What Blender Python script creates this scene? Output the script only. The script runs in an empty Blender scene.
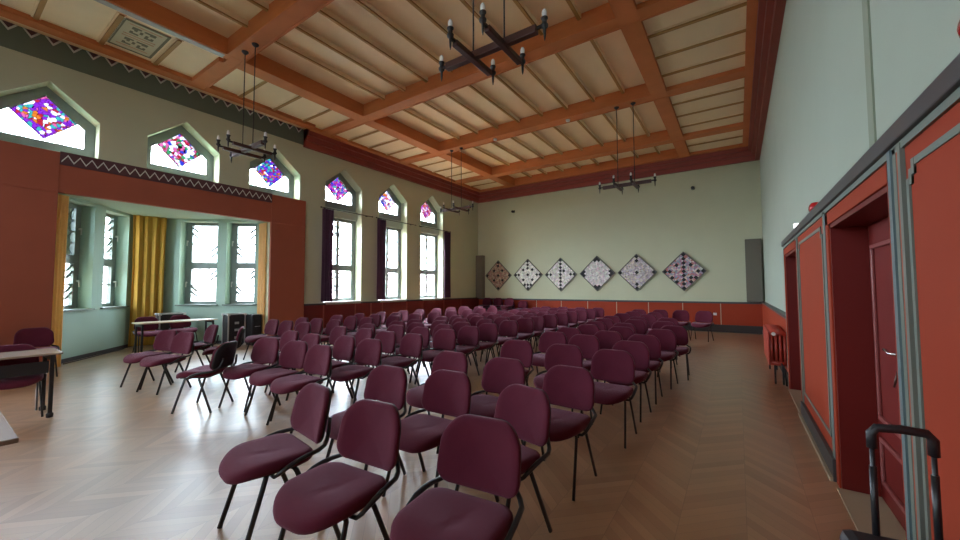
import bpy, math, random
from mathutils import Vector, Matrix
C = bpy.context.scene.collection
S = bpy.context.scene
R = math.radians
random.seed(7)

# ------------------------------------------------------------------ camera, world, light, exposure
cam_d = bpy.data.cameras.new('camera'); cam = bpy.data.objects.new('camera', cam_d); C.objects.link(cam)
cam_d.sensor_width = 36.0; cam_d.lens = 379.95 / 960 * 36.0; cam_d.clip_start = 0.02; cam_d.clip_end = 400
def cam_axes(a, b, c):
    yaw = Matrix(((math.cos(a), -math.sin(a), 0), (math.sin(a), math.cos(a), 0), (0, 0, 1)))
    base = Matrix(((1, 0, 0), (0, 0, -1), (0, 1, 0)))
    pit = Matrix(((1, 0, 0), (0, math.cos(b), -math.sin(b)), (0, math.sin(b), math.cos(b))))
    rol = Matrix(((math.cos(c), -math.sin(c), 0), (math.sin(c), math.cos(c), 0), (0, 0, 1)))
    return rol @ pit @ base @ yaw
M = cam_axes(R(-34.167), R(-2.7286), R(-0.1358))
rot = Matrix((M[0], -M[1], -M[2])).transposed()
cam.matrix_world = Matrix.Translation((0, 0, 1.5)) @ rot.to_4x4()
S.camera = cam

W = bpy.data.worlds.new('overcast_sky'); S.world = W; W.use_nodes = True
SKY = 9.0
wn = W.node_tree.nodes; wl = W.node_tree.links
bg = wn['Background']; bg.inputs[1].default_value = SKY
tc = wn.new('ShaderNodeTexCoord'); sx = wn.new('ShaderNodeSeparateXYZ'); mr = wn.new('ShaderNodeMapRange')
wl.new(tc.outputs['Generated'], sx.inputs[0]); wl.new(sx.outputs[2], mr.inputs[0])
mr.inputs[1].default_value = -0.1; mr.inputs[2].default_value = 0.8
rp = wn.new('ShaderNodeValToRGB'); wl.new(mr.outputs[0], rp.inputs[0])
rp.color_ramp.elements[0].color = (0.78, 0.90, 1.0, 1); rp.color_ramp.elements[1].color = (0.84, 0.94, 1.0, 1)
wl.new(rp.outputs[0], bg.inputs[0])
PORTALS = []
def portal(center, inward, w, h):
    d = bpy.data.lights.new('window_daylight', 'AREA'); d.shape = 'RECTANGLE'; d.size = w; d.size_y = h
    d.cycles.is_portal = True
    o = bpy.data.objects.new('window_daylight', d); C.objects.link(o)
    z = -Vector(inward).normalized(); y = Vector((0, 0, 1)); x = y.cross(z).normalized(); y = z.cross(x)
    m = Matrix((x, y, z)).transposed().to_4x4(); m.translation = Vector(center); o.matrix_world = m
S.view_settings.view_transform = 'Standard'; S.view_settings.look = 'None'
S.view_settings.gamma = 1.0; S.view_settings.exposure = 3.12
S.view_settings.use_curve_mapping = False
S.cycles.use_denoising = True
S.cycles.max_bounces = 12; S.cycles.diffuse_bounces = 8; S.cycles.transparent_max_bounces = 16
S.cycles.sample_clamp_indirect = 12.0
S.cycles.caustics_reflective = False; S.cycles.caustics_refractive = False

# ------------------------------------------------------------------ materials
def mat(name, col, rough=0.6, noise=0.0, nscale=8.0, bump=0.0, bscale=60.0, metal=0.0, sheen=0.0, sheen_tint=None, spec=0.5, stretch=None, emit=0.0):
    m = bpy.data.materials.new(name); m.use_nodes = True
    nt = m.node_tree; n = nt.nodes; l = nt.links; b = n['Principled BSDF']
    b.inputs['Base Color'].default_value = (*col, 1); b.inputs['Roughness'].default_value = rough
    b.inputs['Metallic'].default_value = metal; b.inputs['Specular IOR Level'].default_value = spec
    if sheen:
        b.inputs['Sheen Weight'].default_value = sheen; b.inputs['Sheen Roughness'].default_value = 0.45
        b.inputs['Sheen Tint'].default_value = (*(sheen_tint or (1, 1, 1)), 1)
    if emit:
        b.inputs['Emission Color'].default_value = (*col, 1); b.inputs['Emission Strength'].default_value = emit
    if noise or bump:
        t = n.new('ShaderNodeTexCoord'); mp = n.new('ShaderNodeMapping'); l.new(t.outputs['Object'], mp.inputs[0])
        if stretch: mp.inputs['Scale'].default_value = stretch
    if noise:
        t1 = n.new('ShaderNodeTexNoise'); t1.inputs['Scale'].default_value = nscale; t1.inputs['Detail'].default_value = 5
        l.new(mp.outputs[0], t1.inputs[0])
        mx = n.new('ShaderNodeMix'); mx.data_type = 'RGBA'
        mx.inputs[6].default_value = (*[max(0, c * (1 - noise)) for c in col], 1)
        mx.inputs[7].default_value = (*[min(1, c * (1 + noise)) for c in col], 1)
        l.new(t1.outputs[0], mx.inputs[0]); l.new(mx.outputs[2], b.inputs['Base Color'])
    if bump:
        t2 = n.new('ShaderNodeTexNoise'); t2.inputs['Scale'].default_value = bscale; t2.inputs['Detail'].default_value = 3
        l.new(mp.outputs[0], t2.inputs[0])
        bp = n.new('ShaderNodeBump'); bp.inputs['Strength'].default_value = bump; bp.inputs['Distance'].default_value = 0.004
        l.new(t2.outputs[0], bp.inputs['Height']); l.new(bp.outputs[0], b.inputs['Normal'])
    return m

def parquet():
    m = bpy.data.materials.new('herringbone_parquet'); m.use_nodes = True
    nt = m.node_tree; n = nt.nodes; l = nt.links; b = n['Principled BSDF']
    def mth(op, a, bb=None, c=None):
        x = n.new('ShaderNodeMath'); x.operation = op
        for i, v in enumerate((a, bb, c)):
            if v is None: continue
            if isinstance(v, (int, float)): x.inputs[i].default_value = v
            else: l.new(v, x.inputs[i])
        return x.outputs[0]
    t = n.new('ShaderNodeTexCoord'); s = n.new('ShaderNodeSeparateXYZ'); l.new(t.outputs['Object'], s.inputs[0])
    cw, pw = 0.36, 0.10
    col = mth('FLOOR', mth('DIVIDE', s.outputs[0], cw))
    pp = mth('PINGPONG', s.outputs[0], cw)
    v = mth('ADD', s.outputs[1], pp)
    idx = mth('FLOOR', mth('DIVIDE', v, pw))
    cmb = n.new('ShaderNodeCombineXYZ'); l.new(col, cmb.inputs[0]); l.new(idx, cmb.inputs[1])
    wnz = n.new('ShaderNodeTexWhiteNoise'); wnz.noise_dimensions = '2D'; l.new(cmb.outputs[0], wnz.inputs[0])
    fr = mth('FRACT', mth('DIVIDE', v, pw)); ed = mth('LESS_THAN', fr, 0.035)
    fc = mth('FRACT', mth('DIVIDE', s.outputs[0], cw)); ed2 = mth('LESS_THAN', fc, 0.010)
    edge = mth('MAXIMUM', ed, ed2)
    ramp = n.new('ShaderNodeValToRGB'); l.new(wnz.outputs[0], ramp.inputs[0])
    ramp.color_ramp.elements[0].color = (0.40, 0.21, 0.10, 1); ramp.color_ramp.elements[1].color = (0.56, 0.325, 0.175, 1)
    e = ramp.color_ramp.elements.new(0.5); e.color = (0.475, 0.262, 0.135, 1)
    nz = n.new('ShaderNodeTexNoise'); nz.inputs['Scale'].default_value = 2.2; nz.inputs['Detail'].default_value = 6; l.new(t.outputs['Object'], nz.inputs[0])
    mx = n.new('ShaderNodeMix'); mx.data_type = 'RGBA'; mx.blend_type = 'MULTIPLY'; mx.inputs[0].default_value = 0.3
    l.new(ramp.outputs[0], mx.inputs[6]); l.new(nz.outputs[0], mx.inputs[7])
    mx2 = n.new('ShaderNodeMix'); mx2.data_type = 'RGBA'; l.new(mth('MULTIPLY', edge, 0.45), mx2.inputs[0])
    l.new(mx.outputs[2], mx2.inputs[6]); mx2.inputs[7].default_value = (0.09, 0.045, 0.02, 1)
    l.new(mx2.outputs[2], b.inputs['Base Color'])
    mr = n.new('ShaderNodeMapRange'); l.new(nz.outputs[0], mr.inputs[0]); mr.inputs[3].default_value = 0.24; mr.inputs[4].default_value = 0.42; b.inputs['Specular IOR Level'].default_value = 0.8; b.inputs['Coat Weight'].default_value = 0.85; b.inputs['Coat Roughness'].default_value = 0.34; b.inputs['Coat IOR'].default_value = 1.6
    l.new(mr.outputs[0], b.inputs['Roughness'])
    bp = n.new('ShaderNodeBump'); bp.inputs['Strength'].default_value = 0.25; bp.inputs['Distance'].default_value = 0.003
    mixh = mth('SUBTRACT', mth('MULTIPLY', wnz.outputs[0], 0.3), edge); l.new(mixh, bp.inputs['Height']); l.new(bp.outputs[0], b.inputs['Normal'])
    return m

def glass_mat(name, stained=None, tint=(0.86, 0.93, 0.95), seed=0.0):
    """leaded window glass: see-through panes with lead cames; stained = list of pane colours"""
    m = bpy.data.materials.new(name); m.use_nodes = True
    nt = m.node_tree; n = nt.nodes; l = nt.links
    n.remove(n['Principled BSDF']); out = n['Material Output']
    def mth(op, a, bb=None):
        x = n.new('ShaderNodeMath'); x.operation = op
        for i, v in enumerate((a, bb)):
            if v is None: continue
            if isinstance(v, (int, float)): x.inputs[i].default_value = v
            else: l.new(v, x.inputs[i])
        return x.outputs[0]
    uv = n.new('ShaderNodeUVMap'); s = n.new('ShaderNodeSeparateXYZ'); l.new(uv.outputs[0], s.inputs[0])
    tr = n.new('ShaderNodeBsdfTransparent'); gl = n.new('ShaderNodeBsdfGlossy'); gl.inputs['Roughness'].default_value = 0.08
    gl.inputs['Color'].default_value = (0.9, 0.9, 0.9, 1)
    lead = n.new('ShaderNodeBsdfDiffuse')
    if stained:
        mp = n.new('ShaderNodeMapping'); l.new(uv.outputs[0], mp.inputs[0]); mp.inputs['Location'].default_value = (seed * 3.7, seed * 1.9, seed)
        v = n.new('ShaderNodeTexVoronoi'); v.inputs['Scale'].default_value = 17; v.inputs['Randomness'].default_value = 0.95; l.new(mp.outputs[0], v.inputs[0])
        v2 = n.new('ShaderNodeTexVoronoi'); v2.feature = 'DISTANCE_TO_EDGE'; v2.inputs['Scale'].default_value = 17; v2.inputs['Randomness'].default_value = 0.95; l.new(mp.outputs[0], v2.inputs[0])
        sp = n.new('ShaderNodeSeparateColor'); l.new(v.outputs['Color'], sp.inputs[0])
        rp = n.new('ShaderNodeValToRGB'); rp.color_ramp.interpolation = 'CONSTANT'; l.new(sp.outputs[0], rp.inputs[0])
        els = rp.color_ramp.elements
        while len(els) < len(stained): els.new(0.5)
        for i, c in enumerate(stained): els[i].position = i / len(stained); els[i].color = (*c, 1)
        l.new(rp.outputs[0], tr.inputs[0]); fac = mth('LESS_THAN', v2.outputs['Distance'], 0.035)
        lead.inputs[0].default_value = (0.02, 0.02, 0.02, 1)
    else:
        a = mth('ADD', s.outputs[0], s.outputs[1]); b2 = mth('SUBTRACT', s.outputs[0], s.outputs[1])
        P = 0.24
        la = mth('LESS_THAN', mth('FRACT', mth('DIVIDE', a, P)), 0.055); lb = mth('LESS_THAN', mth('FRACT', mth('DIVIDE', b2, P)), 0.055)
        fac = mth('MAXIMUM', la, lb)
        # each diamond of old glass has its own faint tint
        cm = n.new('ShaderNodeCombineXYZ'); l.new(mth('FLOOR', mth('DIVIDE', a, P)), cm.inputs[0]); l.new(mth('FLOOR', mth('DIVIDE', b2, P)), cm.inputs[1])
        wz = n.new('ShaderNodeTexWhiteNoise'); wz.noise_dimensions = '2D'; l.new(cm.outputs[0], wz.inputs[0])
        rp = n.new('ShaderNodeValToRGB'); l.new(wz.outputs[0], rp.inputs[0])
        rp.color_ramp.elements[0].color = (tint[0] * .80, tint[1] * .80, tint[2] * .86, 1); rp.color_ramp.elements[1].color = (*tint, 1)
        l.new(rp.outputs[0], tr.inputs[0])
        lead.inputs[0].default_value = (0.10, 0.11, 0.12, 1)
    fz = n.new('ShaderNodeFresnel'); fz.inputs[0].default_value = 1.3
    m1 = n.new('ShaderNodeMixShader'); l.new(fz.outputs[0], m1.inputs[0]); l.new(tr.outputs[0], m1.inputs[1]); l.new(gl.outputs[0], m1.inputs[2])
    m2 = n.new('ShaderNodeMixShader'); l.new(fac, m2.inputs[0]); l.new(m1.outputs[0], m2.inputs[1]); l.new(lead.outputs[0], m2.inputs[2])
    l.new(m2.outputs[0], out.inputs[0])
    return m

def attr_mat(name, rough=0.7):
    m = bpy.data.materials.new(name); m.use_nodes = True
    n = m.node_tree.nodes; a = n.new('ShaderNodeAttribute'); a.attribute_name = 'patch'
    m.node_tree.links.new(a.outputs[0], n['Principled BSDF'].inputs['Base Color']); n['Principled BSDF'].inputs['Roughness'].default_value = rough
    return m

def cloth(m, amt=.5):
    n = m.node_tree.nodes; l = m.node_tree.links; b = n['Principled BSDF']; t = n.new('ShaderNodeBsdfTranslucent'); x = n.new('ShaderNodeMixShader')
    src = b.inputs['Base Color'].links
    if src: l.new(src[0].from_socket, t.inputs[0])
    x.inputs[0].default_value = amt; l.new(b.outputs[0], x.inputs[1]); l.new(t.outputs[0], x.inputs[2]); l.new(x.outputs[0], n['Material Output'].inputs[0]); return m
MT = dict(
    floor=parquet(),
    wall=mat('pale_green_plaster', (0.52, 0.535, 0.375), 0.85, 0.05, 1.5, 0.15, 90),
    wall_toned=mat('toned_down_wall_plaster', (0.365, 0.42, 0.34), 0.85, 0.05, 1.5, 0.15, 90),  # wall plaster darkened and cooled to hold down daylight on the right wall
    wall_grey=mat('grey_green_band_paint', (0.13, 0.16, 0.115), 0.8, 0.06, 3),
    alcove=mat('mint_green_plaster', (0.38, 0.52, 0.44), 0.8, 0.04, 2),
    cream=mat('cream_ceiling_board', (0.87, 0.69, 0.47), 0.7, 0.05, 3),
    batten=mat('ochre_batten_edge', (0.40, 0.21, 0.055), 0.6, 0.1, 4),
    beam=mat('terracotta_painted_beam', (0.56, 0.19, 0.068), 0.6, 0.14, 3, spec=.25, stretch=(1, 1, 4)),
    cornice=mat('dark_red_cornice', (0.27, 0.050, 0.036), 0.55, 0.08, 3),
    red=mat('red_orange_panelling', (0.31, 0.042, 0.017), 0.6, 0.07, 2.5, spec=.15),
    pier=mat('brown_orange_pier_paint', (0.34, 0.092, 0.052), 0.6, 0.07, 2.5, spec=.25),
    darkred=mat('dark_red_door_paint', (0.15, 0.012, 0.009), 0.45, 0.08, 3, spec=.3),
    mould=mat('highlit_red_moulding', (0.27, 0.075, 0.07), 0.3),  # lightened from the door red, highlights put into the colour
    maroon=mat('maroon_band_paint', (0.085, 0.028, 0.033), 0.6),
    zig=mat('white_zigzag_paint', (0.62, 0.62, 0.58), 0.7),
    trimg=mat('grey_green_trim', (0.15, 0.18, 0.15), 0.5, 0.06, 4),
    strip=mat('sage_green_strip', (0.24, 0.28, 0.20), 0.7, 0.05, 3),
    trimb=mat('blue_grey_trim', (0.12, 0.17, 0.18), 0.45),
    traild=mat('dark_grey_rail', (0.055, 0.05, 0.05), 0.45, 0.1, 5),
    base=mat('black_brown_skirting', (0.03, 0.022, 0.02), 0.5),
    frame=mat('grey_green_window_frame', (0.24, 0.285, 0.27), 0.45),
    frame_l=mat('pale_window_beam', (0.42, 0.50, 0.45), 0.6),
    glass=glass_mat('leaded_clear_glass', tint=(.95, .97, .98)),
    bayglass=glass_mat('dimmed_leaded_glass', tint=(.31, .33, .335)),  # leaded glass darkened to keep the alcove from rendering too bright
    clear=glass_mat('fill_window_glass', tint=(.17, .17, .17)),  # dark-tinted glass of the added fill windows, tint sets their light
    white=mat('white_enamel', (0.75, 0.75, 0.72), 0.35),
    black=mat('black_steel_tube', (0.014, 0.014, 0.016), 0.32),
    plastic=mat('black_plastic_shell', (0.018, 0.016, 0.018), 0.5, bump=0.2, bscale=200),
    fabric=mat('burgundy_upholstery', (0.100, 0.0125, 0.028), 0.9, 0.16, 9, 0.5, 420, sheen=0.24, sheen_tint=(1.0, 0.62, 0.78), spec=0.2),
    purple=cloth(mat('dark_purple_velvet', (0.10, 0.042, 0.075), 0.9, 0.1, 12, sheen=0.3, sheen_tint=(1, .6, .85)), .3),
    yellow=cloth(mat('golden_yellow_cloth', (0.66, 0.38, 0.06), 0.85, 0.08, 10, sheen=0.15), .35),
    ochre=cloth(mat('pale_orange_cloth', (0.95, 0.68, 0.33), 0.85, 0.06, 8), .6),
    iron=mat('black_wrought_iron', (0.012, 0.011, 0.011), 0.5),
    oak=mat('dark_stained_oak', (0.060, 0.020, 0.014), 0.4, 0.25, 6, stretch=(1, 1, 8)),
    chrome=mat('brushed_chrome', (0.62, 0.62, 0.60), 0.25, metal=1.0),
    alu=mat('aluminium_edge', (0.62, 0.63, 0.63), 0.35, metal=0.7),
    tabletop=mat('light_wood_laminate', (0.55, 0.47, 0.36), 0.3, 0.08, 5, stretch=(8, 1, 1)),
    browntop=mat('brown_laminate', (0.24, 0.17, 0.12), 0.3, 0.1, 5, stretch=(8, 1, 1)),
    greytop=mat('grey_brown_laminate', (0.36, 0.29, 0.24), 0.25, 0.08, 5, stretch=(8, 1, 1)),
    tblack=mat('black_table_edge', (0.02, 0.02, 0.022), 0.4),
    case=mat('black_flight_case', (0.022, 0.018, 0.020), 0.5, 0.1, 20),
    speaker=mat('dark_taupe_speaker_cloth', (0.15, 0.135, 0.105), 0.9, bump=0.3, bscale=300),
    pframe=mat('dark_picture_frame', (0.12, 0.115, 0.10), 0.5),
    patch=attr_mat('patchwork_colours'),
    alarm=mat('red_signal_plastic', (0.45, 0.012, 0.016), 0.25),
    radred=mat('red_radiator_paint', (0.42, 0.055, 0.035), 0.35),
    exitw=mat('lit_white_sign', (0.9, 0.95, 0.92), 0.4, emit=0.5),
    silver=mat('silvery_painted_strip', (0.42, 0.41, 0.40), 0.5, 0.35, 14),
    panel_dark=mat('dark_olive_pattern_paint', (0.16, 0.15, 0.10), 0.7),
    panel_pale=mat('pale_ornament_paint', (0.52, 0.46, 0.32), 0.7),
    panel_pink=mat('salmon_line_paint', (0.55, 0.27, 0.17), 0.7),
    bulb=mat('frosted_bulb', (0.85, 0.84, 0.80), 0.2),
    rooft=mat('hazed_roof_tiles', (0.42, 0.33, 0.32), 0.8, 0.2, 6),  # roof greyed and paled, haze put into the colour
    house=mat('hazed_house_render', (0.62, 0.60, 0.58), 0.85, 0.08, 2),  # house walls paled with the same haze
    ground=mat('outdoor_ground', (0.10, 0.115, 0.09), 0.95, 0.2, 0.4),
    kerb=mat('pale_worn_floor_edge', (0.42, 0.33, 0.22), 0.5),
)
PURP, REDC, BLU, GRN, ORG, WHT, TEAL, PINK = (.00528, .00046, .01188), (.01056, .00040, .00099), (.00053, .00106, .01320), (.00079, .00792, .00264), (.01584, .00396, .00053), (.02310, .02310, .02772), (.00099, .00924, .00924), (.01584, .00264, .00792)
STAIN = [[PURP, WHT, ORG, PURP, TEAL, WHT, PURP, REDC, PINK], [REDC, PINK, BLU, WHT, REDC, WHT, GRN, PINK, WHT], [PURP, TEAL, PURP, BLU, ORG, PURP, REDC, TEAL, WHT],
         [PINK, PURP, BLU, PURP, REDC, WHT, PINK, TEAL], [WHT, BLU, WHT, WHT, PINK, BLU, WHT, ORG], [REDC, ORG, PINK, WHT, REDC, WHT, PURP]]

# ------------------------------------------------------------------ mesh helpers
class MB:
    def __init__(s): s.v = []; s.f = []; s.m = []; s.sm = []
    def add(s, vs, fs, m=0, smooth=False):
        o = len(s.v); s.v += [tuple(p) for p in vs]
        for f in fs: s.f.append([i + o for i in f]); s.m.append(m); s.sm.append(smooth)
        return s
    def box(s, x0, x1, y0, y1, z0, z1, m=0, T=None):
        vs = [(x, y, z) for x in (x0, x1) for y in (y0, y1) for z in (z0, z1)]
        if T: vs = [T(p) for p in vs]
        return s.add(vs, [(0, 1, 3, 2), (4, 6, 7, 5), (0, 4, 5, 1), (2, 3, 7, 6), (0, 2, 6, 4), (1, 5, 7, 3)], m)
    def prism(s, a, b, m=0, smooth=False):
        n = len(a)
        return s.add(list(a) + list(b), [tuple(range(n))[::-1], tuple(range(n, 2 * n))] + [(i, (i + 1) % n, n + (i + 1) % n, n + i) for i in range(n)], m, smooth)
    def tube(s, pts, r, m=0, seg=8, ry=None, up=(0, 0, 1), cap=True):
        """swept tube; r may be a list; ry flattens the section"""
        pts = [Vector(p) for p in pts]; n = len(pts); vs = []
        for i, p in enumerate(pts):
            d = (pts[min(i + 1, n - 1)] - pts[max(i - 1, 0)]).normalized()
            u = Vector(up)
            if abs(d.dot(u)) > 0.97: u = Vector((0, 1, 0))
            a = d.cross(u).normalized(); b = a.cross(d).normalized()
            ra = r[i] if isinstance(r, (list, tuple)) else r; rb = ra if ry is None else ry
            for k in range(seg):
                t = 2 * math.pi * k / seg
                vs.append(p + a * (ra * math.cos(t)) + b * (rb * math.sin(t)))
        fs = [(i * seg + k, i * seg + (k + 1) % seg, (i + 1) * seg + (k + 1) % seg, (i + 1) * seg + k) for i in range(n - 1) for k in range(seg)]
        s.add(vs, fs, m, True)
        if cap:
            o = len(s.v) - len(vs)
            s.f += [[o + k for k in range(seg)][::-1], [o + (n - 1) * seg + k for k in range(seg)]]; s.m += [m, m]; s.sm += [False, False]
        return s
    def lathe(s, prof, c=(0, 0, 0), m=0, seg=12, T=None):
        vs = [(c[0] + r * math.cos(2 * math.pi * k / seg), c[1] + r * math.sin(2 * math.pi * k / seg), c[2] + z) for r, z in prof for k in range(seg)]
        if T: vs = [T(p) for p in vs]
        n = len(prof)
        fs = [(i * seg + k, i * seg + (k + 1) % seg, (i + 1) * seg + (k + 1) % seg, (i + 1) * seg + k) for i in range(n - 1) for k in range(seg)]
        s.add(vs, fs, m, True)
        o = len(s.v) - len(vs); s.f += [[o + k for k in range(seg)][::-1], [o + (n - 1) * seg + k for k in range(seg)]]; s.m += [m, m]; s.sm += [False, False]
        return s
    def build(s, name, mats, parent=None, kind=None, bevel=0, uvs=None):
        me = bpy.data.meshes.new(name); me.from_pydata(s.v, [], s.f)
        for m in (mats if isinstance(mats, (list, tuple)) else [mats]): me.materials.append(MT[m] if isinstance(m, str) else m)
        for p, mi, sm in zip(me.polygons, s.m, s.sm): p.material_index = mi; p.use_smooth = sm
        if uvs:
            ul = me.uv_layers.new(name='UVMap')
            for lp in me.loops: ul.data[lp.index].uv = uvs[lp.vertex_index]
        me.update()
        import bmesh
        bm = bmesh.new(); bm.from_mesh(me); bmesh.ops.recalc_face_normals(bm, faces=bm.faces); bm.to_mesh(me); bm.free()
        o = bpy.data.objects.new(name, me); C.objects.link(o)
        if parent: o.parent = parent
        if kind: o['kind'] = kind
        if bevel:
            b = o.modifiers.new('edge', 'BEVEL'); b.width = bevel; b.segments = 2; b.limit_method = 'ANGLE'
        return o

def tag(o, label, cat, group=None):
    o['label'] = label; o['category'] = cat
    if group: o['group'] = group
    return o
def thing(name, label, cat, loc=(0, 0, 0), rz=0, group=None):
    o = bpy.data.objects.new(name, None); o.empty_display_size = 0.1; C.objects.link(o); o.location = loc; o.rotation_euler = (0, 0, rz)
    return tag(o, label, cat, group)
def struct(name, mb, m, label=None, bevel=0, parent=None):
    o = mb.build(name, m, parent, None if parent else 'structure', bevel)
    if label: o['label'] = label
    return o
def copy_tree(o, parent=None):
    c = o.copy(); C.objects.link(c)
    if parent: c.parent = parent; c.matrix_parent_inverse = o.matrix_parent_inverse.copy()
    for ch in list(o.children): copy_tree(ch, c)
    return c

# ------------------------------------------------------------------ dimensions
XL, XR, XW, YB, YF = -10.5, 0.70, 0.595, 15.3, -4.6      # left wall, right wall, panelling face, back wall, wall behind the camera
ZT = 6.8
L0, RT, AP0, AP1 = (-11.0, 1.36), (-11.0, 5.33), (-13.22, 3.20), (-13.22, 3.52)

# ------------------------------------------------------------------ floor and outdoor ground
MB().box(-14.2, 2.2, YF - .3, YB + .4, -0.3, 0).build('floor', 'floor', kind='structure')['label'] = 'glossy herringbone parquet floor'
MB().box(-120, 60, -80, 120, -4.3, -4.0).build('ground', 'ground', kind='structure')['label'] = 'ground outside the windows'

# ------------------------------------------------------------------ left wall with its pointed window niches
NC = [-0.92,         # niche centres along the wall
      1.216, 3.345, 5.43, 7.645, 9.77, 11.93]
NW, ZS, ZA = 0.69, 4.82, 5.38
def px(mb, poly, x0=XL, x1=-11.0, m=0): mb.prism([(x0, y, z) for y, z in poly], [(x1, y, z) for y, z in poly], m)
wl_ = MB()
lo = {i: (1.07 if i not in (1, 2, 3) else 4.08) for i in range(7)}
prev = YF - .3
for i, c in enumerate(NC):
    a, b = c - NW, c + NW
    if i in (1, 2, 3):
        segs = [(prev, a)]
    else: segs = [(prev, a)]
    for (p, q) in segs:
        # full-height pieces, leaving the alcove opening free
        for (u, v, z0) in ([(p, q, 0)] if not (q > 1.38 and p < 5.29) else [(p, min(q, 1.38), 0), (max(p, 1.38), min(q, 5.29), 3.95), (max(p, 5.29), q, 0)]):
            if v - u > 1e-4: px(wl_, [(u, z0), (v, z0), (v, ZT), (u, ZT)])
    for (u, v) in ((a, c), (c, b)):
        zt0, zt1 = (ZS, ZA) if u == a else (ZA, ZS)
        px(wl_, [(u, zt0), (v, zt1), (v, ZT), (u, ZT)])
    # below the niche
    spans = [(a, b, 0)]
    if i == 1: spans = [(a, 1.38, 0), (1.38, b, 3.95)]
    elif i == 2: spans = [(a, b, 3.95)]
    elif i == 3: spans = [(a, 5.29, 3.95), (5.29, b, 0)]
    for (u, v, z0) in spans: px(wl_, [(u, z0), (v, z0), (v, lo[i]), (u, lo[i])])
    prev = b
px(wl_, [(prev, 0), (YB + .3, 0), (YB + .3, ZT), (prev, ZT)])
struct('wall_left', wl_, 'wall', 'backlit plaster wall with pointed windows')

def pane(name, pts, uv, m, parent):
    mb = MB(); n = len(pts)
    mb.add(pts, [tuple(range(n))]); return mb.build(name, m, parent, uvs=uv)
XG = -10.87
tie_r = random.Random(5)
def lead_ties(parent, T, u, v, p, q, nrm):
    """the short dark diagonal lead ends at the edges of the leaded panes"""
    for (z0, z1) in ((p, (p + q) / 2), ((p + q) / 2, q)):
        sg = tie_r.choice((-1, 1))
        for k in (0.30, 0.62):
            z = z0 + (z1 - z0) * k; L = min(.16, (v - u) * .3)
            a, b = ((u, z + L * .9), (u + L, z)) if sg < 0 else ((v, z + L * .9), (v - L, z))
            MB().tube([T(a), T(b)], .026, seg=6).build('lead_strip', 'frame', parent)
def ring(mb, outer, inner, x0, x1, m=0):
    n = len(outer)
    vs = [(x0, *p) for p in outer] + [(x0, *p) for p in inner] + [(x1, *p) for p in outer] + [(x1, *p) for p in inner]
    fs = []
    for i in range(n):
        j = (i + 1) % n
        fs += [(i, j, n + j, n + i), (2 * n + i, 3 * n + i, 3 * n + j, 2 * n + j), (i, 2 * n + i, 2 * n + j, j), (n + i, n + j, 3 * n + j, 3 * n + i)]
    mb.add(vs, fs, m)
win_names = {1: 'pointed stained glass window above the alcove, left of three', 2: 'pointed stained glass window above the alcove, middle of three', 3: 'pointed stained glass window above the alcove, right of three',
             4: 'tall window beside the alcove pier with stained glass gable', 5: 'middle tall window with stained glass gable', 6: 'tall window nearest the back wall with stained glass gable'}
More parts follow.
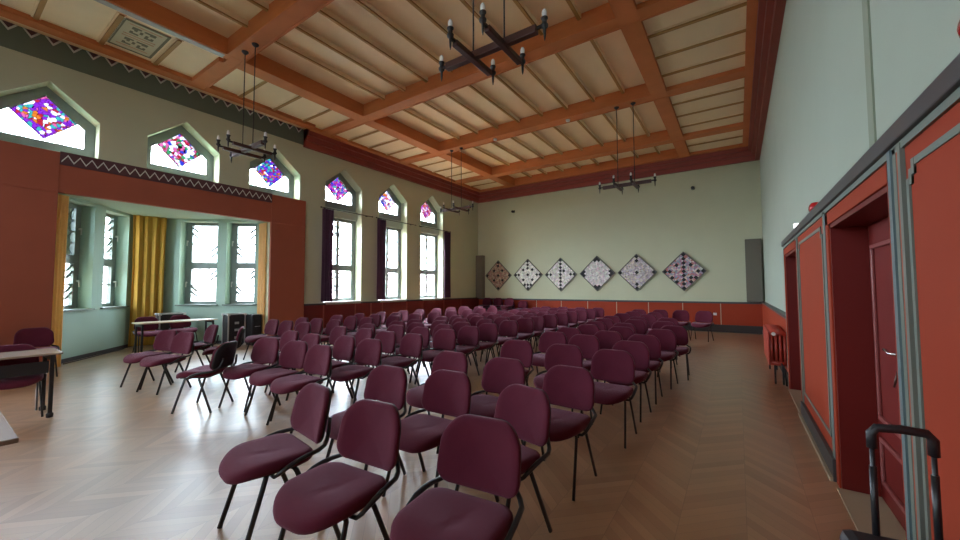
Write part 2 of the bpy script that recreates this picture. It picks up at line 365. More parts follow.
for i, c in enumerate(NC):
    a, b = c - NW, c + NW
    zb = 4.08 if i in (1, 2, 3) else 4.10
    fw = 0.155; zi = 4.32; zs = 4.70; za = 5.21
    outer = [(a, zb), (b, zb), (b, ZS), (c, ZA), (a, ZS)]
    inner = [(a + fw, zi), (b - fw, zi), (b - fw, zs), (c, za), (a + fw, zs)]
    mb = MB(); ring(mb, outer, inner, -10.92, -10.83)
    root = mb.build(f'window_{i + 1}', 'frame', kind='structure')
    if i in win_names: root['label'] = win_names[i]
    # stained diamond and the clear glass around it
    hw, cz = .43, 4.79; k = i - 1 if 1 <= i < 7 else 0
    D = [(c, cz - .43), (c + hw, cz), (c, za - .01), (c - hw, cz)]
    pane('stained_glass', [(XG, *p) for p in D], D, glass_mat(f'stained_glass_colours_{i}', STAIN[k], seed=i + 1.0), root)
    g = MB()
    for sg in (-1, 1):
        e = c + sg * (NW - fw)
        g.add([(XG, e, zi), (XG, c, zi), (XG, *D[0]), (XG, c + sg * hw, cz), (XG, *D[2]), (XG, c, za), (XG, e, zs)], [(0, 1, 2, 3, 4, 5, 6)])
    g.build('clear_glass', 'glass', root, uvs=[(v[1], v[2]) for v in g.v])
    g = MB()
    for (p, q) in zip(D, D[1:] + D[:1]): g.tube([(XG + .012, *p), (XG + .012, *q)], .012, seg=6)
    g.build('lead_border', 'frame', root)
    if i not in (1, 2, 3):
        mb = MB().box(-10.98, -10.74, a, b, 3.80, 4.10); mb.build('transom_beam', 'frame_l', root)
        mb = MB(); z0, z1 = 1.09, 3.80
        ring(mb, [(a, z0), (b, z0), (b, z1), (a, z1)], [(a + fw, z0 + .1), (b - fw, z0 + .1), (b - fw, z1 - .1), (a + fw, z1 - .1)], -10.92, -10.83)
        mb.box(-10.915, -10.835, a + fw, b - fw, 2.08, 2.28); mb.build('casement_frame', 'frame', root)
        mb = MB().box(-10.925, -10.82, c - .055, c + .055, z0 + .1, z1 - .1); mb.build('mullion', 'frame', root)
        mb = MB()
        for zz in (1.60, 2.78, 3.24):
            for (u, v) in ((a + fw, c - .055), (c + .055, b - fw)): mb.box(-10.885, -10.855, u, v, zz - .016, zz + .016)
        mb.build('glazing_bar', 'frame', root)
        for (u, v) in ((a + fw, c - .055), (c + .055, b - fw)):
            for (p, q) in ((z0 + .1, 2.08), (2.28, z1 - .1)):
                P = [(u, p), (v, p), (v, q), (u, q)]; gp = pane('glass_pane', [(XG, *t) for t in P], P, 'glass', root)
                lead_ties(gp, lambda t: (XG + .006, t[0], t[1]), u, v, p, q, (1, 0, 0))
        MB().box(-10.9, -10.46, a + .002, b - .002, 1.04, 1.09).build('window_sill', 'white', root, bevel=.006)
        portal((-11.02, c, 2.45), (1, 0, 0), 1.3, 2.8)
    portal((-11.02, c, 4.72), (1, 0, 0), 1.3, 1.2)

# ------------------------------------------------------------------ alcove (bay) behind the proscenium
def bay_wall(name, A, B, niches, label, first):
    A = Vector((*A, 0)); B = Vector((*B, 0)); d = (B - A); Ln = d.length; d.normalize()
    n = Vector((-d.y, d.x, 0))
    if n.dot(Vector((-8, 3.35, 0)) - A) > 0: n = -n       # outward
    T = lambda p: A + d * p[0] + n * p[1] + Vector((0, 0, p[2]))
    mb = MB(); prev = 0; z0, z1 = 1.07, 3.36
    for (a, b) in niches:
        mb.box(prev, a, 0, .36, 0, 3.7, T=T); mb.box(a, b, 0, .36, 0, z0, T=T); mb.box(a, b, 0, .36, z1, 3.7, T=T); prev = b
    mb.box(prev, Ln, 0, .36, 0, 3.7, T=T)
    struct(name, mb, 'alcove', label)
    for q, (a, b) in enumerate(niches):
        fw = .155; mb = MB()
        def bar(u, v, p, w, m=mb, y0=.25, y1=.33): m.box(u, v, y0, y1, p, w, T=T)
        bar(a, a + fw, z0, z1); bar(b - fw, b, z0, z1); bar(a + fw, b - fw, z0, z0 + .08); bar(a + fw, b - fw, z1 - .08, z1); bar(a + fw, b - fw, 2.06, 2.24)
        root = mb.build(f'window_{first + q}', 'frame', kind='structure')
        root['label'] = f"narrow leaded alcove window, {['nearer the left pier', 'left of the yellow curtain', 'right of the yellow curtain', 'nearest the right pier'][first - 8 + q]}"
        for (p, w) in ((z0 + .08, 2.06), (2.24, z1 - .08)):
            pts = [(a + fw, p), (b - fw, p), (b - fw, w), (a + fw, w)]
            gp = pane('glass_pane', [T((u, .29, z)) for u, z in pts], pts, 'bayglass', root); lead_ties(gp, lambda t: T((t[0], .28, t[1])), a + fw, b - fw, p, w, n)
            zz = (p + w) / 2; g = MB(); g.box(a + fw, b - fw, .27, .31, zz - .016, zz + .016, T=T); g.build('glazing_bar', 'frame', root)
            g = MB(); hs = (b - .05 if first == 8 else a + .05)
            g.box(hs - .012, hs + .012, .20, .25, zz + .05, zz + .09, T=T); g.box(hs - .01, hs + .01, .195, .215, zz - .06, zz + .09, T=T); g.build('window_handle', 'white', root)
        g = MB().box(a - .05, b + .05, -.05, .25, z0 - .035, z0 + .002, T=T); g.build('window_sill', 'trimg', root)
        cc = T(((a + b) / 2, .38, 2.2)); portal(cc, -n, b - a, 2.3)
bay_wall('wall_alcove_left', L0, AP0, [(.36, 1.26), (1.62, 2.53)], 'mint green left wall of the alcove', 8)
bay_wall('wall_alcove_right', AP1, RT, [(.72, 1.70), (1.93, 2.72)], 'mint green right wall of the alcove', 10)
mb = MB(); mb.box(-13.6, -13.2, 3.1, 3.62, 0, 3.7); struct('wall_alcove_end', mb, 'alcove')
out = [(-10.98, 1.2), (-11.0, 5.5), (-13.7, 3.9), (-13.7, 2.85)]
mb = MB(); mb.prism([(x, y, 3.43) for x, y in out], [(x, y, 3.75) for x, y in out]); struct('ceiling_alcove', mb, 'alcove', 'pale alcove ceiling')
mb = MB()
for A, B in ((L0, AP0), (AP1, RT)):
    d = (Vector(B) - Vector(A)).normalized(); n = Vector((-d.y, d.x)); n = n if n.dot(Vector((-8, 3.35)) - Vector(A)) > 0 else -n
    q = [Vector(A), Vector(B), Vector(B) + n * .03, Vector(A) + n * .03]
    mb.prism([(p.x, p.y, 0) for p in q], [(p.x, p.y, .08) for p in q])
struct('baseboard_alcove', mb, 'traild', 'dark skirting along the alcove walls')

# proscenium: two piers, header, zigzag frieze
XP = -10.42
mb = MB(); mb.box(XL, XP, .41, 1.38, 0, 4.06); mb.box(XP, XP + .012, .41, 1.38, 3.29, 3.34); struct('trim_1', mb, 'pier', 'painted pier left of the alcove', .004)
mb = MB(); mb.box(XL, XP, 5.29, 6.27, 0, 4.06); mb.box(XP, XP + .012, 5.29, 6.27, 3.29, 3.34); struct('trim_2', mb, 'pier', 'painted pier right of the alcove', .004)
mb = MB().box(-10.56, XP - .01, 1.38, 5.29, 3.31, 4.06); struct('trim_3', mb, 'pier', 'header beam over the alcove opening')
struct('ceiling_soffit', MB().box(-11.0, -10.56, 1.38, 5.29, 3.33, 4.0), 'alcove', 'pale soffit behind the header')
def zigzag(name, x, y0, y1, zlo, zhi, n, wd, parent, m='zig', up=True):
    mb = MB(); st = (y1 - y0) / n
    for i in range(n):
        a = y0 + i * st; c = a + st / 2; b = a + st
        p0, p1 = (zlo, zhi) if up else (zhi, zlo)
        for (u, zu, v, zv) in ((a, p0, c, p1), (c, p1, b, p0)):
            mb.prism([(x, u, zu), (x, v, zv), (x, v, zv + wd), (x, u, zu + wd)], [(x + .006, u, zu), (x + .006, v, zv), (x + .006, v, zv + wd), (x + .006, u, zu + wd)])
    return mb.build(name, m, parent)
fr = MB().box(XP - .01, XP + .012, 1.38, 5.29, 3.83, 4.075).build('trim_4', 'maroon', kind='structure'); fr['label'] = 'maroon frieze with white zigzag over the alcove'
zigzag('zigzag_line', XP + .012, 1.40, 5.27, 3.87, 4.00, 24, .03, fr)

# green frieze with zigzag below the ceiling above the alcove
fb = MB().box(XL, XL + .012, YF, 6.2, 5.73, 6.32).build('trim_5', 'wall_grey', kind='structure'); fb['label'] = 'grey green frieze below the ceiling with white zigzag'
mb = MB(); n_ = 40; y_0 = 6.17 - n_ * .267; st = .267
for i in range(n_):
    a = y_0 + i * st
    mb.prism([(XL + .012, a, 6.27), (XL + .012, a + st / 2, 6.075), (XL + .012, a + st, 6.27)], [(XL + .018, a, 6.27), (XL + .018, a + st / 2, 6.075), (XL + .018, a + st, 6.27)])
mb.build('dark_triangle_row', 'maroon', fb)
zigzag('zigzag_line', XL + .019, y_0, 6.17, 6.045, 6.215, n_, .045, fb, up=False)

# ------------------------------------------------------------------ curtains, rods
def curtain(name, pts, z0, z1, amp, waves, m, label, th=.012, group=None):
    """closed corrugated cloth hanging along the line of pts (two plan points)"""
    a, b = Vector((*pts[0], 0)), Vector((*pts[1], 0)); d = (b - a); Ln = d.length; d.normalize(); nn = Vector((-d.y, d.x, 0))
    N = waves * 10; mb = MB(); fr, bk = [], []
    for i in range(N + 1):
        t = i / N; w = math.sin(t * waves * 2 * math.pi) * amp * (0.8 + .2 * math.sin(9 * t))
        p = a + d * (Ln * t + .3 * amp * math.sin(t * waves * 4 * math.pi)) + nn * w
        fr.append(p - nn * th / 2); bk.append(p + nn * th / 2)
    plan = fr + bk[::-1]; n = len(plan)
    rows = 5; vs = []
    for r in range(rows + 1):
        z = z0 + (z1 - z0) * r / rows; k = 1 - .06 * math.sin(math.pi * r / rows)
        mid = (a + b) / 2
        for p in plan: vs.append((mid.x + (p.x - mid.x) * k, mid.y + (p.y - mid.y) * k, z))
    fs = [(r * n + i, r * n + (i + 1) % n, (r + 1) * n + (i + 1) % n, (r + 1) * n + i) for r in range(rows) for i in range(n)]
    mb.add(vs, fs, 0, True)
    half = len(fr)
    for base in (0, rows * n):
        mb.add([vs[base + i] for i in range(n)], [(i, i + 1, n - 2 - i, n - 1 - i) for i in range(half - 1)])
    return tag(mb.build(name, m), label, 'curtain', group)
for k, (c, side) in enumerate(((NC[4], -1), (NC[5], -1), (NC[6], 1))):
    y0, y1 = (c - .88, c - .49) if side < 0 else (c + .63, c + 1.03)
    curtain('curtain', [(-10.36, y0), (-10.36, y1)], 1.10, 3.93, .035, 4, 'purple',
            ['dark purple curtain left of the tall window beside the alcove pier', 'dark purple curtain left of the middle tall window', 'dark purple curtain right of the tall window nearest the back wall'][k], group='purple window curtains')
    r = thing('curtain_rod', ['iron curtain rod across the tall window beside the alcove pier', 'iron curtain rod across the middle tall window', 'iron curtain rod across the tall window nearest the back wall'][k], 'curtain rod', (-10.36, c + .05, 3.96), group='curtain rods')
    MB().tube([(0, -.95, 0), (0, .95, 0)], .012).build('rod', 'iron', r)
    for sgn in (-1, 1):
        MB().lathe([(.004, -.03), (.02, -.015), (.024, 0), (.02, .015), (.004, .03)], (0, 0, 0), T=lambda p, s_=sgn: (p[0], p[2] + s_ * .97, p[1])).build('finial', 'iron', r)
        MB().box(-.14, .012, sgn * .8 - .01, sgn * .8 + .01, -.012, .012).build('bracket', 'iron', r)
curtain('curtain', [(-12.93, 3.04), (-12.78, 3.70)], .03, 3.42, .035, 4, 'yellow', 'golden yellow curtain in the corner of the alcove')
curtain('curtain', [(-10.60, 1.40), (-10.70, 1.56)], .03, 3.30, .010, 3, 'ochre', 'narrow pale orange curtain beside the left alcove pier')
curtain('curtain', [(-10.60, 5.255), (-10.97, 5.235)], .03, 3.30, .018, 3, 'ochre', 'narrow pale orange curtain beside the right alcove pier')

# dado along the left wall
mb = MB().box(XL, XP, 6.27, YB, .14, 1.0); mb.box(XP, XP + .02, 6.27, YB, 0, .14); o = struct('trim_6', mb, 'darkred', 'dark red dado under the tall windows')
for y in (6.9, 8.05, 8.7, 9.2, 10.4, 11.3, 12.6, 13.8): MB().box(XP, XP + .012, y - .02, y + .02, .14, 1.0).build('panel_strip', 'cornice', o)
MB().box(XL, XP + .03, 6.27, 6.955, 1.0, 1.05).build('trim_7', 'base', kind='structure')
for k, (u, v) in enumerate(((8.335, 9.08), (10.46, 11.24), (12.62, YB))): MB().box(XL, XP + .03, u, v, 1.0, 1.05).build(f'trim_{8 + k}', 'base', kind='structure')

# ------------------------------------------------------------------ back wall
mb = MB().box(-11.2, 1.2, YB, YB + .3, -.05, ZT); struct('wall_back', mb, 'wall', 'pale green back wall')
mb = MB().box(XP, .62, YB - .06, YB, .25, .97); o = struct('trim_11', mb, 'red', 'red orange wainscot along the back wall')
for x in (-9.6, -8.5, -7.35, -6.2, -5.07, -3.93, -2.78, -1.65, -.51): MB().box(x - .012, x + .012, YB - .068, YB - .06, .25, .97).build('joint_strip', 'kerb', o)
MB().box(XP, .62, YB - .09, YB, .96, 1.02).build('trim_12', 'traild', kind='structure')
MB().box(XP, .62, YB - .08, YB, 0, .25).build('baseboard_back', 'base', kind='structure')
mb = MB(); FILL_FRONT = [(-8.4, -6.8), (-5.7, -4.1), (-3.0, -1.4)]; fz0, fz1 = 2.4, 5.4  # unseen windows behind the camera, added to light back wall and chairs
mb.box(-11.2, 1.2, YF - .3, YF, -.05, fz0); mb.box(-11.2, 1.2, YF - .3, YF, fz1, ZT)
for u, v in ((-11.2, -8.4), (-6.8, -5.7), (-4.1, -3.0), (-1.4, 1.2)): mb.box(u, v, YF - .3, YF, fz0, fz1)
struct('wall_front', mb, 'wall')
for q_, (u, v) in enumerate(FILL_FRONT):
    f_ = MB()
    for a_ in ((u, u + .08, fz0, fz1), (v - .08, v, fz0, fz1), (u, v, fz0, fz0 + .08), (u, v, fz1 - .08, fz1), ((u + v) / 2 - .04, (u + v) / 2 + .04, fz0, fz1)): f_.box(a_[0], a_[1], YF - .2, YF - .12, a_[2], a_[3])
    f_ = f_.build(f'window_{13 + q_}', 'frame', kind='structure')
    P = [(u + .08, fz0 + .08), (v - .08, fz0 + .08), (v - .08, fz1 - .08), (u + .08, fz1 - .08)]
    pane('glass_pane', [(x_, YF - .16, z_) for x_, z_ in P], P, 'clear', f_)
    portal(((u + v) / 2, YF - .32, (fz0 + fz1) / 2), (0, 1, 0), v - u, fz1 - fz0)

# ------------------------------------------------------------------ right wall, panelling and doors
D1, D2, ZD = (2.50, 3.92), (5.92, 7.25), 1.98
def with_doors(mb, x0, x1, y0, y1, z0, z1, m=0):
    cuts = [y0] + [v for d in (D1, D2) for v in d if y0 < v < y1] + [y1]
    for u, v in zip(cuts, cuts[1:]):
        mid = (u + v) / 2; door = any(d[0] < mid < d[1] for d in (D1, D2))
        if not door: mb.box(x0, x1, u, v, z0, z1, m)
        elif z1 > ZD: mb.box(x0, x1, u, v, max(z0, ZD), z1, m)
mb = MB(); with_doors(mb, XR, 1.15, -.8, YB + .3, 0, ZT)
FILL_RIGHT = [(-4.2, -2.8)]; RZ = (2.5, 5.5)  # unseen window added behind the camera to brighten the left wall
mb.box(XR, 1.15, YF - .3, -.8, 0, RZ[0]); mb.box(XR, 1.15, YF - .3, -.8, RZ[1], ZT)
for u, v in ((YF - .3, -4.2), (-2.8, -.8)): mb.box(XR, 1.15, u, v, *RZ)
for q_, (u, v) in enumerate(FILL_RIGHT):
    f_ = MB(); ring(f_, [(u, RZ[0]), (v, RZ[0]), (v, RZ[1]), (u, RZ[1])], [(u + .08, RZ[0] + .08), (v - .08, RZ[0] + .08), (v - .08, RZ[1] - .08), (u + .08, RZ[1] - .08)], 1.0, 1.08)
    f_.box(1.0, 1.07, (u + v) / 2 - .04, (u + v) / 2 + .04, RZ[0] + .08, RZ[1] - .08)
    f_ = f_.build(f'window_{12 + q_}', 'frame', kind='structure')
    P = [(u + .08, RZ[0] + .08), (v - .08, RZ[0] + .08), (v - .08, RZ[1] - .08), (u + .08, RZ[1] - .08)]
    pane('glass_pane', [(1.04, *t) for t in P], P, 'clear', f_)
    portal((1.17, (u + v) / 2, 4.0), (-1, 0, 0), 1.4, 3.0)
for d_ in (D1, D2): mb.box(.86, 1.15, d_[0], d_[1], 0, ZD)  # unseen fill behind the doors, added to stop daylight leaking in
struct('wall_right', mb, 'wall_toned', 'pale green right wall above the panelling')
mb = MB(); with_doors(mb, XW, XR, YF, 7.39, .0, 2.11); tr = struct('trim_13', mb, 'red', 'red orange panelling along the right wall')
mb = MB(); mb.box(XW - .03, XR, YF, 7.40, 2.12, 2.20); mb.build('trim_14', 'traild', kind='structure', bevel=.006)['label'] = 'dark rail on top of the panelling'
mb = MB(); mb.box(XW - .012, XW, YF, 7.39, 2.085, 2.118); mb.build('cap_line', 'trimg', tr)
def vstrip(y0, y1, m, name, th=.012, z0=0.0, z1=2.11): MB().box(XW - th, XW, y0, y1, z0, z1).build(name, m, tr)
vstrip(7.33, 7.39, 'trimg', 'edge_strip')
vstrip(5.78, 5.86, 'trimg', 'edge_strip'); vstrip(4.03, 4.06, 'trimb', 'edge_strip'); vstrip(4.06, 4.12, 'trimg', 'edge_strip')
vstrip(2.41, 2.45, 'trimb', 'edge_strip', .02); vstrip(2.37, 2.41, 'trimg', 'edge_strip', .012); vstrip(2.33, 2.37, 'pier', 'edge_strip', .01); vstrip(2.30, 2.33, 'trimg', 'edge_strip', .016)
def line_frame(path, name):
    """raised painted line following a path of (y, z) corners on the panelling"""
    mb = MB(); w = .014
    for (a, b) in zip(path, path[1:]):
        y0, y1 = sorted((a[0], b[0])); z0, z1 = sorted((a[1], b[1])); t_ = .006 if z0 == z1 else .0075; mb.box(XW - t_, XW, y0 - w, y1 + w, z0 - w, z1 + w)
    mb.build(name, 'trimg', tr)
line_frame([(4.22, .30), (4.22, 1.93), (4.28, 1.93), (4.28, 2.0), (5.64, 2.0), (5.64, 1.93), (5.69, 1.93), (5.69, .30), (4.22, .30)], 'painted_line')
line_frame([(2.265, .30), (2.265, 1.93), (2.235, 1.93), (2.235, 1.965), (2.205, 1.965), (2.205, 2.0), (.3, 2.0), (.3, .30), (2.265, .30)], 'painted_line')
mb = MB(); mb.box(XW - .03, XW, 4.02, 5.86, 0, .17); mb.box(XW - .03, XW, YF, 2.45, 0, .17); mb.build('baseboard_right', 'traild', kind='structure', bevel=.004)
mb = MB(); mb.box(XW - .05, XW - .03, 4.02, 5.86, 0, .03); mb.build('trim_15', 'kerb', kind='structure')
# low wainscot behind the radiator
mb = MB().box(.62, XR, 7.40, YB, .14, 1.0); struct('trim_16', mb, 'red', 'low red wainscot behind the radiator')
MB().box(.60, XR, 7.40, YB, 1.0, 1.05).build('trim_17', 'traild', kind='structure')
MB().box(.60, XR, 7.40, YB, 0, .14).build('trim_18', 'base', kind='structure')
MB().box(XR - .01, XR, 3.13, 3.24, 2.2, 6.0).build('trim_19', 'strip', kind='structure')['label'] = 'grey green upright strip on the right wall'

def door(name, d, label):
    y0, y1 = d; mb = MB()
    ym = (y0 + y1) / 2; x = .80
    root = None
    cas = MB(); cas.box(XW - .012, XW + .01, y0 - .09, y0, 0, ZD + .09); cas.box(XW - .012, XW + .01, y1, y1 + .09, 0, ZD + .09); cas.box(XW - .012, XW + .01, y0 - .09, y1 + .09, ZD, ZD + .09)
    root = cas.build(name, 'red', kind='structure', bevel=.004); root['label'] = label
    j = MB(); j.box(XW, x, y0, y0 + .03, 0, ZD); j.box(XW, x, y1 - .03, y1, 0, ZD); j.box(XW, x, y0, y1, ZD - .03, ZD); j.build('door_jamb', 'darkred', root)
    s = MB(); s.box(XW - .03, x, y0 + .03, y1 - .03, 0, .012); s.build('threshold', 'kerb', root)
    for (u, v) in ((y0 + .03, ym), (ym, y1 - .03)):
        lf = MB(); lf.box(x, x + .05, u, v, .012, ZD - .03); leaf = lf.build('door_leaf', 'darkred', root, bevel=.003)
        for (z0, z1) in ((.14, .46), (.58, 1.80)):
            m = MB(); a, b = u + .09, v - .09
            for (p, q, r_, t) in ((a, b, z0, z0 + .03), (a, b, z1 - .03, z1), (a, a + .03, z0 + .03, z1 - .03), (b - .03, b, z0 + .03, z1 - .03)): m.box(x - .018, x, p, q, r_, t)
            m.build('panel_moulding', 'mould', leaf, bevel=.006)
        if u > y0 + .1:
            h = MB().box(x - .008, x, u + .05, u + .09, .95, 1.17); h.build('lock_plate', 'chrome', leaf)
            h = MB().tube([(x, u + .07, 1.10), (x - .05, u + .07, 1.10), (x - .06, u + .09, 1.10), (x - .06, u + .15, 1.112), (x - .055, u + .2, 1.11)], .009); h.build('door_lever', 'chrome', leaf)
            h = MB().tube([(x, u + .07, 1.0), (x - .03, u + .07, 1.0)], .007); h.tube([(x - .03, u + .07, 1.0), (x - .04, u + .085, .93), (x - .04, u + .11, .9)], .006); h.build('key', 'oak', leaf)
door('door_1', D1, 'dark red double door in the panelling, nearer the camera')
door('door_2', D2, 'recessed dark red door beyond the panel, near the radiator')

# ------------------------------------------------------------------ ceiling
ceil = MB().box(-11.2, 1.2, YF - .3, YB + .3, 6.62, 6.8); ceil = struct('ceiling', ceil, 'cream', 'coffered ceiling of cream boards')
BX = [(-8.55, -8.18), (-1.60, -1.26)]; BY = [(-3.28, -2.96), (-.02, .30), (3.22, 3.54), (6.50, 6.82), (9.65, 9.97), (12.92, 13.25)]
MB().box(-8.3, -1.5, YF, YB, 6.43, 6.62).build('board_field', 'cream', ceil)
MB().box(-10.5, -8.5, YF, YB, 6.19, 6.62).build('board_field', 'cream', ceil)
MB().box(-1.35, .70, YF, YB, 6.19, 6.62).build('board_field', 'cream', ceil)
for k, (x0, x1) in enumerate(BX):
    mb = MB().box(x0, x1, YF if k else 3.3, YB, 6.10, 6.62)
    if k == 0: mb.box(-8.37, x1, YF, 3.3, 6.10, 6.62)
    o = struct('ceiling_beam', mb, 'beam', ['long terracotta ceiling beam on the window side', 'long terracotta ceiling beam on the door side'][k], .004)
    if k == 0: MB().box(-8.355, -8.23, YF, 3.2, 6.09, 6.10).build('painted_strip', 'silver', o); 
for k, (y0, y1) in enumerate(BY):
    mb = MB(); mb.box(-10.06, BX[0][0], y0, y1, 6.10, 6.62); mb.box(BX[0][1], BX[1][0], y0, y1, 6.101, 6.62); mb.box(BX[1][1], .26, y0, y1, 6.10, 6.62)
    o = struct('ceiling_beam', mb, 'beam', ['terracotta cross beam behind the camera', 'terracotta cross beam above the camera', 'nearest terracotta cross beam in view', 'second terracotta cross beam in view', 'third terracotta cross beam in view', 'terracotta cross beam nearest the back wall'][k], .004)
    mb = MB().box(-10.06, .26, y1 - .04, y1, 6.088, 6.101); mb.build('edge_bead', 'beam', o)
bays = [(a[1], b[0]) for a, b in zip(BY, BY[1:])] + [(13.25, 14.86)]
for (a, b) in bays:
    if b < 0: continue
    for k in range(8):
        x = -7.38 + .735 * k
        q = MB().box(x - .04, x + .04, a, b, 6.35, 6.43); q.box(x - .028, x + .028, a, b, 6.325, 6.35, 1); q.build('batten', ['cream', 'batten'], ceil)
    n = 3 if b - a > 2 else 1
    for k in range(n):
        y = a + (b - a) * (k + .8) / (n + .6) if n == 3 else (a + b) / 2
        for (x0, x1) in ((-10.05, -8.55), (-1.26, .25)):
            q = MB().box(x0, x1, y - .06, y + .06, 6.17, 6.19); q.box(x0, x1, y - .032, y + .032, 6.145, 6.17, 1); q.build('batten', ['cream', 'batten'], ceil)
# ornament panel in the window-side aisle
oy0, oy1 = 1.80, 2.46
q = MB(); q.box(-9.75, -8.62, oy0, oy1, 6.176, 6.19); orn = q.build('ornament_panel', 'panel_pale', ceil); orn['label'] = 'painted ornament panel on the ceiling'
q = MB()
for (u, v, w, z) in ((-9.75, -9.71, oy0, oy1), (-8.66, -8.62, oy0, oy1), (-9.71, -8.66, oy0, oy0 + .04), (-9.71, -8.66, oy1 - .04, oy1)): q.box(u, v, w, z, 6.170, 6.176)
q.build('ornament_border', 'panel_dark', orn)
q = MB(); q2 = MB(); rr = random.Random(3)
for cx in (-9.40, -8.93):
    for (u, v, w, z) in ((cx - .20, cx - .185, oy0 + .10, oy1 - .10), (cx + .185, cx + .20, oy0 + .10, oy1 - .10)): q2.box(u, v, w, z, 6.171, 6.176)
    cell = .042; cy = (oy0 + oy1) / 2
    for i in range(6):
        for j in range(8):
            if (i in (0, 5) and j not in (3, 4)) or (j in (0, 7) and i not in (2, 3)) or (i * 3 + j * 5) % 7 in (0, 3): q.box(cx + (i - 3) * cell, cx + (i - 2) * cell, cy + (j - 4) * cell, cy + (j - 3) * cell, 6.171, 6.176)
q.build('ornament_pattern', 'panel_dark', orn); q2.build('ornament_line', 'panel_pink', orn)
# cornice: stepped mouldings, and the flat border strip
steps = [(.12, 5.67), (.21, 5.83), (.30, 5.97)]
for k, (nm, lab) in enumerate((('trim_20', 'dark red stepped cornice along the right wall'), ('trim_21', 'dark red stepped cornice along the back wall'), ('trim_22', 'dark red stepped cornice above the tall windows'))):
    mb = MB()
    for d, z in steps:
        if k == 0: mb.box(XR - d, XR, YF, YB, z, 6.62)
        elif k == 1: mb.box(XL, XR - .001, YB - d, YB, z + .0008, 6.62)
        else: mb.box(XL, XL + d, 6.2, YB - .001, z + .0004, 6.62)
    struct(nm, mb, 'cornice', lab)
mb = MB(); mb.box(.25, XR, YF, YB, 6.102, 6.62); mb.box(XL, -10.05, 6.2, YB, 6.102, 6.62); mb.box(-10.16, -9.90, YF, 6.2, 6.102, 6.62); mb.box(XL, XR, YB - .45, YB, 6.1025, 6.62)
struct('trim_23', mb, 'beam', 'terracotta border strip around the ceiling')

# ------------------------------------------------------------------ chandeliers
def chandelier(loc, ztop, label):
    r = thing('chandelier', label, 'chandelier', loc, group='candle chandeliers')
    MB().box(-.58, .58, -.035, .035, -.035, .045).build('long_beam', 'oak', r, bevel=.006)
    for sx in (-.2, .2):
        MB().box(sx - .032, sx + .032, -.34, .34, -.06, .0).build('cross_beam', 'oak', r, bevel=.006)
        H = ztop - loc[2]
        rod = MB().tube([(sx, 0, .04), (sx, 0, H)], .009).build('hanging_rod', 'iron', r)
        MB().lathe([(.012, H - .06), (.03, H - .045), (.06, H - .015), (.062, H)], (sx, 0, 0)).build('ceiling_rose', 'iron', rod)
    for (x, y, ax) in ((-.66, 0, 0), (.66, 0, 0), (-.2, -.41, 1), (-.2, .41, 1), (.2, -.41, 1), (.2, .41, 1)):
        h = MB().lathe([(.004, -.17), (.011, -.13), (.015, -.06), (.016, -.05), (.034, -.035), (.036, -.01), (.022, 0), (.024, .04), (.034, .05), (.034, .062), (.018, .066)], (x, y, .03))
        if ax == 0: h.box(min(x, x - math.copysign(.1, x)), max(x, x - math.copysign(.1, x)), -.012, .012, .0, .03)
        else: h.box(x - .012, x + .012, min(y, y - math.copysign(.09, y)), max(y, y - math.copysign(.09, y)), -.03, 0.0)
        hb = h.build('candle_holder', 'iron', r)
        MB().lathe([(.012, .06), (.022, .075), (.025, .10), (.023, .125), (.014, .145), (.004, .15)], (x, y, .03)).build('bulb', 'bulb', hb)
chandelier((-2.17, 3.37, 4.08), 6.10, 'iron and oak candle chandelier nearest the camera, top centre')
chandelier((-7.6, 3.38, 4.13), 6.10, 'iron and oak candle chandelier hanging in front of the alcove')
chandelier((-2.24, 9.82, 4.07), 6.10, 'iron and oak candle chandelier hanging before the back wall')
chandelier((-7.6, 9.82, 4.10), 6.10, 'iron and oak candle chandelier near the back left corner')

# ------------------------------------------------------------------ patchwork pictures on the back wall
def pic(k, cx, cz, blacks, tone, label):
    r = thing('patchwork_picture', label, 'picture', (cx, YB, cz), group='diamond patchwork pictures')
    h = .71; rt = math.sqrt(.5)
    T = lambda p: ((p[0] - p[1]) * rt, p[2], (p[0] + p[1]) * rt)
    s = h * math.sqrt(2) / 2
    mb = MB(); fw = .022
    for (a, b, c, d) in ((-s, s, -s, -s + fw), (-s, s, s - fw, s), (-s, -s + fw, -s + fw, s - fw), (s - fw, s, -s + fw, s - fw)): mb.box(a, b, c, d, -.06, -.0, T=T)
    mb.build('picture_frame', 'pframe', r)
    MB().box(-s + fw, s - fw, -s + fw, s - fw, -.035, -.0, T=T).build('backing', 'pframe', r)
    rr = random.Random(40 + k); mb = MB(); N = 9; inn = s - fw - .005; cell = 2 * inn / N; cols = []
    for i in range(N):
        for j in range(N):
            # v runs from the top corner down, hx from left to right
            a = inn - (i + 1) * cell; b = inn - (j + 1) * cell
            for si in (0, 1):
                for sj in (0, 1):
                    black = (i, j) in blacks
                    a0 = a + si * cell / 2; b0 = b + sj * cell / 2
                    mb.add([T(p) for p in ((a0, b0, -.0385), (a0 + cell / 2, b0, -.0385), (a0 + cell / 2, b0 + cell / 2, -.0385), (a0, b0 + cell / 2, -.0385))], [(0, 1, 2, 3)])
                    t = tone[rr.randrange(len(tone))]; kf = rr.uniform(.9, 1.5); cols.append((.012, .012, .014) if black else tuple(max(0, min(1, c * kf * rr.uniform(.93, 1.07))) for c in t))
    o = mb.build('patchwork', 'patch', r); ca = o.data.color_attributes.new('patch', 'FLOAT_COLOR', 'CORNER')
    for p in o.data.polygons:
        for li in p.loop_indices: ca.data[li].color = (*cols[p.index], 1)
G = [(.52, .50, .47), (.60, .58, .55), (.45, .43, .42), (.5, .42, .44)]
B1 = [(.32, .19, .14), (.42, .27, .20), (.25, .15, .11), (.38, .30, .22), (.30, .14, .12)]
col = {(i, i) for i in range(9)}
